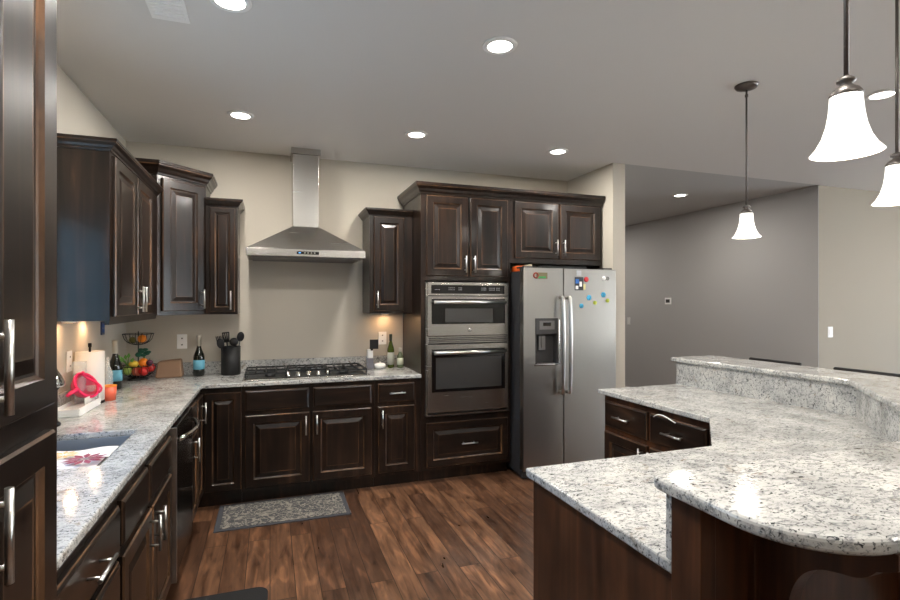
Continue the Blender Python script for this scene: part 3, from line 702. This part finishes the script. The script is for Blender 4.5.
SG=mat('frosted_glass_shade',(250,248,244),rough=.35,emit=(255,250,242),es=1.05)
def pendant(x,y,zb,label):
    t=thing('pendant_light',label,'pendant light',(x,y,CEIL),'pendant lights over the raised bar')
    part('canopy',MB().lathe((x,y,CEIL-.03),[(0,.0),(.02,.0),(.055,.012),(.063,.022),(.063,.0295),(0,.0295)],32),BR,t)
    part('rod',MB().tube([(x,y,CEIL-.028),(x,y,zb+.185)],.0055,10).tube([(x,y,CEIL-.07),(x,y,CEIL-.055)],.009,10),BR,t)
    part('socket_cap',MB().lathe((x,y,zb+.14),[(.034,0),(.036,.006),(.028,.018),(.016,.026),(.012,.032),(.02,.036),(.021,.042),(.014,.048),(.006,.052)],28),BR,t)
    pr=[(.034,.142),(.035,.125),(.037,.10),(.042,.07),(.051,.04),(.064,.015),(.077,0),(.074,0),(.061,.017),(.048,.042),(.039,.071),(.034,.10),(.032,.125),(.031,.139)]
    part('lamp_shade',MB().lathe((x,y,zb),pr+[pr[0]],40),SG,t,'frosted white bell shaped glass shade')
    part('bulb',MB().ball((x,y,zb+.07),.024),mat('bulb_glow',(255,255,255),emit=(255,240,220),es=12),t)
    l=bpy.data.lights.new('pendant_lamp','POINT'); l.energy=PEND_W; l.color=(1,.9,.78); l.shadow_soft_size=.03
    o=bpy.data.objects.new('pendant_lamp',l); o.location=(0,0,zb+.01-CEIL); o.parent=t; COL.objects.link(o)
pendant(2.66,2.27,1.89,'farthest and smallest pendant light, its round ceiling canopy in view')
pendant(1.354,.873,1.876,'nearest and largest pendant light with a bell glass shade')
pendant(2.257,1.273,1.885,'pendant light cut by the right edge of the photo')

UL=mat('under_cabinet_lens',(255,240,220),emit=(255,200,140),es=4)
def puck(x,y,label,pw):
    z1=ZU-.001; t=thing('puck_light',label,'cabinet light',(x,y,z1))
    part('housing',MB().lathe((x,y,z1-.014),[(.036,.0),(.038,.014),(0,.014)],24).ring((x,y,z1-.013),.034,.003,24,6),WP,t)
    part('lens',MB().lathe((x,y,z1-.0165),[(.028,0),(.028,.002),(0,.002)],24),UL,t)
    l=bpy.data.lights.new('puck_lamp','AREA'); l.shape='DISK'; l.size=.05; l.energy=pw; l.color=(1,.62,.34)
    o=bpy.data.objects.new('puck_lamp',l); o.location=(0,0,-.02); o.parent=t; COL.objects.link(o)
puck(-1.015,3.27,'round warm puck light under the left upper cabinet, nearer the camera',UNDER_W)
puck(-1.015,3.69,'round warm puck light under the left upper cabinet, nearer the corner',UNDER_W)
puck(.99,4.60,'round warm puck light under the small cabinet right of hood',UNDER_W*.9)

# ------------------------------------------------------------------ counter items
ZT=.9145
def bottle(name,label,x,y,h,r,glass,cap,lab,labz,group=None,neck=.35):
    t=thing(name,label,'bottle',(x,y,ZT),group); n0=h*(1-neck)
    pr=[(r*.85,0),(r,.006),(r,n0*.78),(r*.92,n0*.88),(r*.6,n0+h*.03),(r*.38,n0+h*.12),(r*.35,h*.86),(r*.36,h*.87)]
    part('bottle_body',MB().lathe((x,y,ZT),pr+[(r*.33,h*.93),(0,h*.93)],28),glass,t)
    part('cap',MB().lathe((x,y,ZT+h*(.80 if neck<.4 else .72)),[(r*.42,0),(r*.44,h*.05),(r*.46,h*.17),(r*.40,h*.2),(0,h*.2)] if neck<.4 else [(r*.44,0),(r*.42,h*.20),(r*.48,h*.21),(r*.48,h*.27),(0,h*.28)],20),cap,t)
    if lab: part('label',MB().lathe((x,y,ZT+labz[0]),[(r+.0008,0),(r+.0008,labz[1]-labz[0])],28),lab,t)
    return t
DGN=mat('dark_green_glass',(14,20,14),rough=.08,coat=.5); FOIL=mat('silver_foil',(196,190,176),rough=.35,metal=.6)
LB=mat('pale_blue_label',(100,164,186),rough=.5)
bottle('wine_bottle','dark wine bottle with light blue label on the left counter, right of the paper towels',-1.0,4.06,.335,.042,DGN,FOIL,LB,(.055,.13),neck=.42)
bottle('wine_bottle','dark wine bottle with light blue label on the back counter, left of the utensil crock',-.54,4.555,.335,.042,DGN,FOIL,LB,(.055,.13),neck=.42)
bottle('oil_bottle','green olive oil bottle on the counter right of the cooktop',1.035,4.56,.305,.031,mat('olive_glass',(88,104,24),rough=.1,trans=.35),mat('dark_green_cap',(40,48,32),rough=.4),mat('pale_label',(170,172,160)),(.03,.14),neck=.34)
bottle('sauce_bottle','short pale green bottle with white cap beside the olive oil bottle',1.115,4.53,.18,.03,mat('pale_green_glass',(126,136,104),rough=.2,trans=.3),mat('white_cap',(215,212,200)),mat('cream_label',(196,196,170)),(.03,.09),neck=.34)
t=thing('clear_bottle','clear glass bottle between the paper towel roll and wine bottle','bottle',(-1.01,3.93,ZT))
part('bottle_body',MB().lathe((-1.01,3.93,ZT),[(.028,0),(.03,.005),(.03,.13),(.014,.17),(.012,.23),(.010,.23),(.012,.17),(.027,.13),(.027,.008),(0,.006)],24),GL,t)

# paper towels
t=thing('paper_towel_roll','white paper towel roll upright on a black holder in the left counter corner','paper towels',(-1.0,3.54,ZT))
part('holder',MB().lathe((-1.0,3.54,ZT),[(.075,0),(.075,.01),(.01,.014),(.006,.02),(.006,.325),(.009,.33),(.009,.35),(0,.352)],28),BK,t)
part('roll',MB().lathe((-1.0,3.54,ZT+.016),[(.02,0),(.073,0),(.073,.285),(.02,.285),(.02,0)],36),mat('tissue_white',(240,236,230),rough=.9),t)
# tray, strainer, tumblers
t=thing('dish_tray','white ribbed plastic dish drying tray on the left counter past the sink','tray',(-.995,3.295,ZT))
tx0,tx1,ty0,ty1=-1.052,-.925,3.12,3.47
part('base',MB().box(tx0,tx1,ty0,ty1,ZT,ZT+.012),WP,t,bev=.005)
part('rim',MB().box(tx0,tx0+.008,ty0,ty1,ZT+.012,ZT+.04).box(tx1-.008,tx1,ty0,ty1,ZT+.012,ZT+.04).box(tx0+.008,tx1-.008,ty0,ty0+.008,ZT+.012,ZT+.04).box(tx0+.008,tx1-.008,ty1-.008,ty1,ZT+.012,ZT+.04),WP,t,bev=.003)
rb=MB()
for i in range(12): rb.box(tx0+.012,tx1-.012,ty0+.02+.027*i,ty0+.028+.027*i,ZT+.012,ZT+.02)
for i in range(9): rb.tube([(-.94,3.25+.022*i,ZT+.015),(-.94,3.25+.022*i,ZT+.075)],.003,6)
part('ribs',rb,WP,t)
PK=mat('hot_pink_plastic',(236,40,96),rough=.35); PM=mat('translucent_pink_plastic',(250,110,140),rough=.4,trans=.55)
M=Matrix.Rotation(math.radians(58),3,'Y')@Matrix.Rotation(math.radians(20),3,'X'); c=(-.965,3.36,1.045)
t=thing('pink_strainer','bright pink plastic strainer bowl leaning upright on the white dish tray','strainer',c)
part('bowl',MB().lathe(c,[(0,-.061),(.028,-.059),(.050,-.047),(.064,-.024),(.068,0),(.071,0),(.067,-.025),(.053,-.05),(.03,-.062),(0,-.064)],32,M=M),PM,t,'translucent pink bowl')
part('rim',MB().ring(c,.072,.008,36,8,M=M),PK,t)
part('handle',MB().tube([Vector(c)+M@Vector(p) for p in ((0,-.072,0),(0,-.10,.005),(0,-.13,.0),(.005,-.15,-.01))],[.009,.011,.011,.008],10),PK,t)
part('strap',MB().tube([Vector(c)+M@Vector((.070*math.cos(a_),.07*math.sin(a_)*.3,.03+.02*math.sin(a_*2))) for a_ in [PI*i/10 for i in range(11)]],.006,8),PK,t)
def tumbler(name,label,x,y,z,h,r):
    t=solo(name,MB().lathe((x,y,z),[(r*.8,0),(r,h),(r-.002,h),(r*.8-.002,.006),(0,.006)],28),GL,label,'glass',(x,y,z)); return t
tumbler('tall_glass','tall clear drinking glass behind the pink strainer, before the paper towels',-1.015,3.42,ZT+.021,.235,.034)
tumbler('glass_jar','short clear glass on the dish tray right of the pink strainer',-.958,3.44,ZT+.021,.10,.035)
t=thing('candle_cup','orange glass candle cup with amber rim on the left counter beside the dish tray','candle',(-.918,3.60,ZT))
part('cup',MB().lathe((-.918,3.60,ZT),[(.034,0),(.040,.085),(.037,.085),(.033,.062),(0,.062)],28),mat('coral_glass',(238,112,84),rough=.3,trans=.15),t)
part('rim',MB().ring((-.918,3.60,ZT+.087),.0385,.0035,28,6),mat('amber_rim',(255,176,60),rough=.3),t)
# kettle
kx,ky=-1.0,2.93
t=thing('steel_kettle','polished steel cone kettle on a black base, half hidden behind the pantry edge','kettle',(kx,ky,ZT))
part('base',MB().lathe((kx,ky,ZT),[(.052,0),(.052,.012),(.040,.02),(.040,.17),(.052,.185),(0,.186)],30),BK,t)
part('kettle_body',MB().lathe((kx,ky,ZT+.187),[(.066,0),(.070,.006),(.066,.03),(.040,.08),(.018,.125),(.012,.13),(0,.13)],36),SC,t)
part('lid_knob',MB().ball((kx,ky,ZT+.325),.012),BK,t)
# sink towel
def flower_towel():
    m=mat('flowered_tea_towel',(232,228,222),rough=.9); nt,b,N,L=nodes(m)
    v=N('ShaderNodeTexVoronoi'); v.inputs['Scale'].default_value=9; L(coords(nt,(1,1,1)),v.inputs['Vector'])
    r=N('ShaderNodeValToRGB'); r.color_ramp.interpolation='CONSTANT'
    ramp(r,[(0,(120,60,70)),(.12,(176,96,104)),(.26,(190,170,160)),(.34,(232,228,222))]); L(v.outputs['Distance'],r.inputs[0]); L(r.outputs[0],b.inputs['Base Color']); return m
TW=mat('white_tea_towel',(232,228,224),rough=.9)
def sheet(fn,nu,nv,th=.003):
    m=MB(); vs=[fn(i/nu,j/nv) for i in range(nu+1) for j in range(nv+1)]; n=len(vs)
    top=[Vector(p) for p in vs]; bot=[p-Vector((0,0,th)) for p in top]; W=nv+1
    fs=[]
    for i in range(nu):
        for j in range(nv): a=i*W+j; fs+= [(a,a+1,a+W+1,a+W),(n+a,n+a+W,n+a+W+1,n+a+1)]
    bd=[(i*W,(i+1)*W) for i in range(nu)]+[((i+1)*W+nv,i*W+nv) for i in range(nu)]+[(j+1,j) for j in range(nv)]+[(nu*W+j,nu*W+j+1) for j in range(nv)]
    for a,b_ in bd: fs.append((a,b_,n+b_,n+a))
    return m.add(top+bot,fs,0,True)
t=thing('tea_towel','white tea towel with red and grey flowers lying over the sink','towel',(-.8,2.38,.865))
part('cloth',sheet(lambda u,v:(-.97+.34*u,2.20+.42*v,.868+.006*math.sin(9*u)*math.cos(7*v)-(.03*(1-v)**6)),18,14),TW,t)
def petals(x,y,R,m,name):
    mb=MB(); z=.8772
    for k in range(11):
        a=2*PI*k/11; d_=Vector((math.cos(a),math.sin(a),0)); s_=Vector((-d_.y,d_.x,0)); c_=Vector((x,y,z))
        mb.add([c_+d_*R*.15,c_+d_*R*.6+s_*R*.16,c_+d_*R,c_+d_*R*.6-s_*R*.16],[(0,1,2,3)])
    part(name,mb,m,t)
petals(-.70,2.42,.085,mat('red_flower_print',(140,62,78),rough=.9),'printed_flower'); petals(-.82,2.30,.08,mat('grey_flower_print',(140,122,124),rough=.9),'printed_flower')
petals(-.80,2.51,.06,mat('yellow_flower_print',(214,178,120),rough=.9),'printed_flower')
solo('sink_brush',MB().box(-.625,-.598,2.26,2.40,.862,.885),BK,'dark scrubbing pad in the sink beside the flowered towel','scrubber',(-.612,2.33,.862),bev=.006)

# fruit basket
bx,by=-.955,4.50
WIRE=mat('black_wire',(24,22,22),rough=.45,metal=.5)
t=thing('fruit_basket','two-tier black wire fruit basket in the counter corner','basket',(bx,by,ZT))
def wire_bowl(z,R,h,n=16):
    mb=MB().ring((bx,by,z+h),R,.0028,36,6)
    for q in (.35,.7): mb.ring((bx,by,z+h*(1-math.sqrt(1-q*q*.9))*.95+.002),R*q,.0018,30,5)
    for k in range(n):
        a=2*PI*k/n; mb.tube([(bx+R*s_*math.cos(a),by+R*s_*math.sin(a),z+h*(1-math.sqrt(max(0,1-s_*s_)))) for s_ in [i/8 for i in range(9)]],.0016,5,cap=False)
    return mb
part('lower_bowl',wire_bowl(ZT+.012,.122,.095),WIRE,t); part('upper_bowl',wire_bowl(ZT+.265,.105,.085),WIRE,t)
part('post',MB().tube([(bx,by,ZT+.01),(bx,by,ZT+.37)],.004,8),WIRE,t)
part('foot_ring',MB().ring((bx,by,ZT+.004),.07,.0035,30,6).tube([(bx-.07,by,ZT+.005),(bx+.07,by,ZT+.005)],.003,6),WIRE,t)
RED=mat('apple_red',(190,40,36),rough=.3); ORG_=mat('orange_peel',(236,132,28),rough=.45); YL=mat('lemon_yellow',(226,188,60),rough=.45); GN=mat('leafy_green',(98,150,62),rough=.5); LT=mat('pear_green',(150,170,80),rough=.4)
PNK=mat('peach_pink',(222,120,96),rough=.4); BRN=mat('stem_brown',(70,46,26),rough=.7)
def fruit(name,label,dx,dy,dz,r,m,sc=(1,1,1),grp=None,cat='fruit'):
    c=(bx+dx,by+dy,ZT+dz); t=thing(name,label,cat,c,grp)
    part('flesh',MB().ball(c,r,sc=sc),m,t); part('stem',MB().tube([(c[0],c[1],c[2]+r*sc[2]*.9),(c[0]+.003,c[1],c[2]+r*sc[2]+.012)],.002,6),BRN,t)
fruit('apple','red apple at the front of the lower basket tier',.045,-.055,.068,.036,RED)
fruit('apple','red apple at the right rear of the lower basket tier',.080,.01,.085,.033,RED)
fruit('peach','peach in the centre of the lower basket tier',-.005,-.01,.062,.037,PNK)
fruit('orange','bright orange on top of the fruit heap in the lower basket',.04,-.03,.132,.034,ORG_)
fruit('lemon','yellow lemon resting on the heap in the lower basket',-.02,-.05,.125,.026,YL,(1.3,1,1))
fruit('pear','greenish pear at left of the lower basket tier',-.068,-.03,.075,.032,LT,(1,1,1.15))
fruit('lime','green lime at the rear of the lower basket tier',-.03,.06,.078,.030,GN)
fruit('plum','dark plum at the right of the lower basket heap',.085,-.045,.130,.024,mat('plum_purple',(70,30,48),rough=.3))
fruit('orange','bright orange in the upper basket tier',.03,-.02,.312,.032,ORG_)
fruit('lime','green lime in the upper basket tier, left of the orange',-.035,-.015,.304,.025,mat('dull_lime',(110,104,50),rough=.5))
t=thing('herb_bunch','bunch of light green leafy stalks at left of the lower basket','vegetable',(bx-.07,by-.06,ZT+.10))
for k in range(9):
    a=2.4+.35*k; r_=.03+.01*(k%3); p0=Vector((bx-.055,by-.05,ZT+.105)); p2=p0+Vector((math.cos(a)*.06,-.02-.01*(k%2),.05+.012*(k%4)))
    mb=MB().tube([p0,(p0+p2)/2+Vector((0,0,.012)),p2],[.003,.0025,.001],6)
    s_=Vector((.012,.004,0)); mb.add([p2-Vector((0,0,.02)),p2+s_,p2+Vector((math.cos(a)*.02,0,.022)),p2-s_],[(0,1,2,3),(3,2,1,0)])
    part('leaf_stalk',mb,GN,t)
t=thing('leafy_top','dark green curly leaves above the fruit, under the upper tier','vegetable',(bx+.05,by-.02,ZT+.19))
mb=MB()
for k in range(14):
    p=Vector((bx+.045+random.uniform(-.045,.045),by-.02+random.uniform(-.02,.02),ZT+.182+random.uniform(0,.05))); mb.ball(p,.016,8,sc=(1.3,.8,.7))
part('leaves',mb,mat('dark_teal_green',(28,84,64),rough=.5),t)
part('stalk',MB().tube([(bx+.045,by-.02,ZT+.150),(bx+.045,by-.02,ZT+.20)],.006,8),GN,t)
# paper bag
def bag():
    m=MB(); x0,x1,y0,y1=-.845,-.655,4.50,4.63
    vs=[(x0,y0,ZT),(x1,y0,ZT),(x1,y1,ZT),(x0,y1,ZT),(x0+.012,y0+.03,ZT+.125),(x1-.012,y0+.03,ZT+.138),(x1-.01,y1-.03,ZT+.145),(x0+.02,y1-.03,ZT+.13)]
    return m.add(vs,[(0,3,2,1),(4,5,6,7),(0,1,5,4),(1,2,6,5),(2,3,7,6),(3,0,4,7)])
bg_=solo('paper_bag',bag(),mat('kraft_brown',(138,110,88),rough=.85),'brown kraft paper bundle lying between fruit basket and wine bottle','bag',(-.75,4.56,ZT),bev=.012)
# crock and utensils
ux,uy=-.303,4.555
t=thing('utensil_crock','black cylindrical utensil crock left of the gas cooktop','crock',(ux,uy,ZT))
part('crock_body',MB().lathe((ux,uy,ZT),[(.070,0),(.074,.004),(.074,.232),(.069,.232),(.069,.008),(0,.008)],36),BK,t)
ut=mat('black_nylon',(26,26,28),rough=.35)
def utensil(name,label,bxy,top,head):
    p0=Vector((ux+bxy[0],uy+bxy[1],ZT+.012)); p1=Vector((ux+top[0],uy+top[1],ZT+top[2])); d_=(p1-p0).normalized()
    t=thing(name,label,'kitchen utensil',p0,'black utensils in the crock'); part('shaft',MB().tube([p0,p1],.0055,8),ut,t)
    side=d_.cross(Vector((0,1,0))).normalized(); R=Matrix((side,d_.cross(side)*1,d_)).transposed()
    mb=MB(); c_=p1+d_*.035
    if head=='spoon': mb.ball(c_,.036,12,sc=(.8,.22,1.15),M=R)
    elif head=='fork':
        for k in range(5): mb.tube([p1+side*(.0),p1+d_*.02+side*(-.022+.011*k),p1+d_*.075+side*(-.024+.012*k)],.0042,6)
    elif head=='turner':
        for k in range(4): q=side*(-.024+.016*k); mb.tube([p1+q*.6,p1+q+d_*.08],.006,6)
        mb.tube([p1+side*-.026+d_*.08,p1+side*.026+d_*.08],.006,6)
    else: mb.ball(c_,.034,12,sc=(1,.6,1),M=R)
    part('head',mb,ut,t)
utensil('slotted_fork','black pasta fork leaning left in the utensil crock',(-.035,-.012),(-.075,-.01,.245),'fork')
utensil('slotted_turner','black slotted turner standing upright at left of the crock',(.0,.02),(-.03,.0,.265),'turner')
utensil('serving_spoon','black spoon low at the crock centre',(.01,-.035),(.022,-.035,.235),'ladle')
utensil('slotted_spoon','tall black spoon leaning right in the utensil crock',(.025,.025),(.068,.0,.275),'spoon')
utensil('skimmer','black spoon leaning far left and low over the crock rim',(-.03,-.045),(-.068,-.045,.226),'spoon')
# right of the cooktop
t=thing('spice_grinder','grey and white spice grinder with a black square sign, right of cooktop','spice jar',(.845,4.55,ZT))
part('jar_body',MB().box(.812,.872,4.52,4.58,ZT,ZT+.095),mat('smoky_grey',(120,118,124),rough=.3),t,bev=.006)
part('neck',MB().box(.82,.868,4.53,4.57,ZT+.095,ZT+.175),WP,t,bev=.006)
part('sign_board',MB().box(.835,.91,4.505,4.517,ZT+.178,ZT+.262),BK,t)
part('sign_post',MB().box(.845,.862,4.505,4.54,ZT+.165,ZT+.182),BK,t)
solo('sugar_dish',MB().lathe((.93,4.53,ZT),[(.035,0),(.05,.01),(.052,.03),(.046,.042),(.03,.048),(.006,.052),(.006,.062),(0,.064)],30),mat('white_ceramic',(238,236,230),rough=.25),'small round white lidded dish beside the black sign','dish',(.93,4.53,ZT))

# ------------------------------------------------------------------ floor items
def rug_mat():
    m=mat('patterned_rug',rough=.95); nt,b,N,L=nodes(m)
    v=N('ShaderNodeTexVoronoi'); v.feature='DISTANCE_TO_EDGE'; v.inputs['Scale'].default_value=22
    n=N('ShaderNodeTexNoise'); n.inputs['Scale'].default_value=8; n.inputs['Distortion'].default_value=2
    mp=coords(nt,(1,1,1)); L(mp,n.inputs['Vector'])
    ad=N('ShaderNodeVectorMath'); ad.operation='MULTIPLY_ADD'; L(n.outputs['Color'],ad.inputs[0]); ad.inputs[1].default_value=(.16,.16,0); L(mp,ad.inputs[2]); L(ad.outputs[0],v.inputs['Vector'])
    r=N('ShaderNodeValToRGB'); ramp(r,[(0,(140,134,124)),(.05,(134,128,118)),(.09,(78,77,76)),(.3,(64,64,66)),(.45,(112,108,100))]); L(v.outputs['Distance'],r.inputs[0]); L(r.outputs[0],b.inputs['Base Color']); return m
t=thing('floor_rug','grey floral patterned rug with dark border on the floor before the cooktop cabinets','rug',(.1,3.88,0))
part('border',MB().box(-.35,.545,3.655,4.12,.0005,.007),mat('charcoal_binding',(66,66,70),rough=.95),t,bev=.002)
part('pile',MB().box(-.315,.515,3.685,4.09,.007,.0095),rug_mat(),t,bev=.001)
mp_=arc(-.07,2.80,.06,0,90,8)+arc(-.40,2.80,.06,90,180,8)+arc(-.40,1.95,.06,180,270,8)+arc(-.07,1.95,.06,270,360,8)
mp_=[(x,y) for x,y in mp_]
solo('floor_mat',MB().prism(mp_,.0005,.016),mat('black_rubber',(20,20,21),rough=.7),'black cushioned floor mat with rounded corners before the sink','floor mat',(-.2,2.4,0),bev=.004)

# bar stools behind the bar
def stool(x,y,label):
    t=thing('bar_stool',label,'bar stool',(x,y,0),'bar stools on the far side of the raised bar')
    blk=mat('black_leather',(20,19,19),rough=.45)
    part('seat',MB().box(x-.20,x+.2,y-.22,y+.22,.70,.76),blk,t,bev=.02)
    part('backrest',MB().box(x+.17,x+.21,y-.24,y+.24,.80,1.0),blk,t,bev=.012)
    for sx in (-1,1):
        for sy in (-1,1): part('leg',MB().tube([(x+sx*.17,y+sy*.18,.71),(x+sx*.2,y+sy*.21,0)],[.018,.014],8),BK,t)
    for sy in (-1,1): part('back_post',MB().tube([(x+.18,y+sy*.16,.74),(x+.19,y+sy*.16,.82)],.012,8),BK,t)
    part('foot_rail',MB().tube([(x-.19,y-.2,.25),(x+.19,y-.2,.25),(x+.19,y+.2,.25),(x-.19,y+.2,.25),(x-.19,y-.2,.25)],.009,8),BK,t)
stool(4.0,3.3,'black bar stool behind the raised bar, farther one with only its back showing')
stool(4.0,2.55,'black bar stool behind the raised bar, nearer one at right edge')
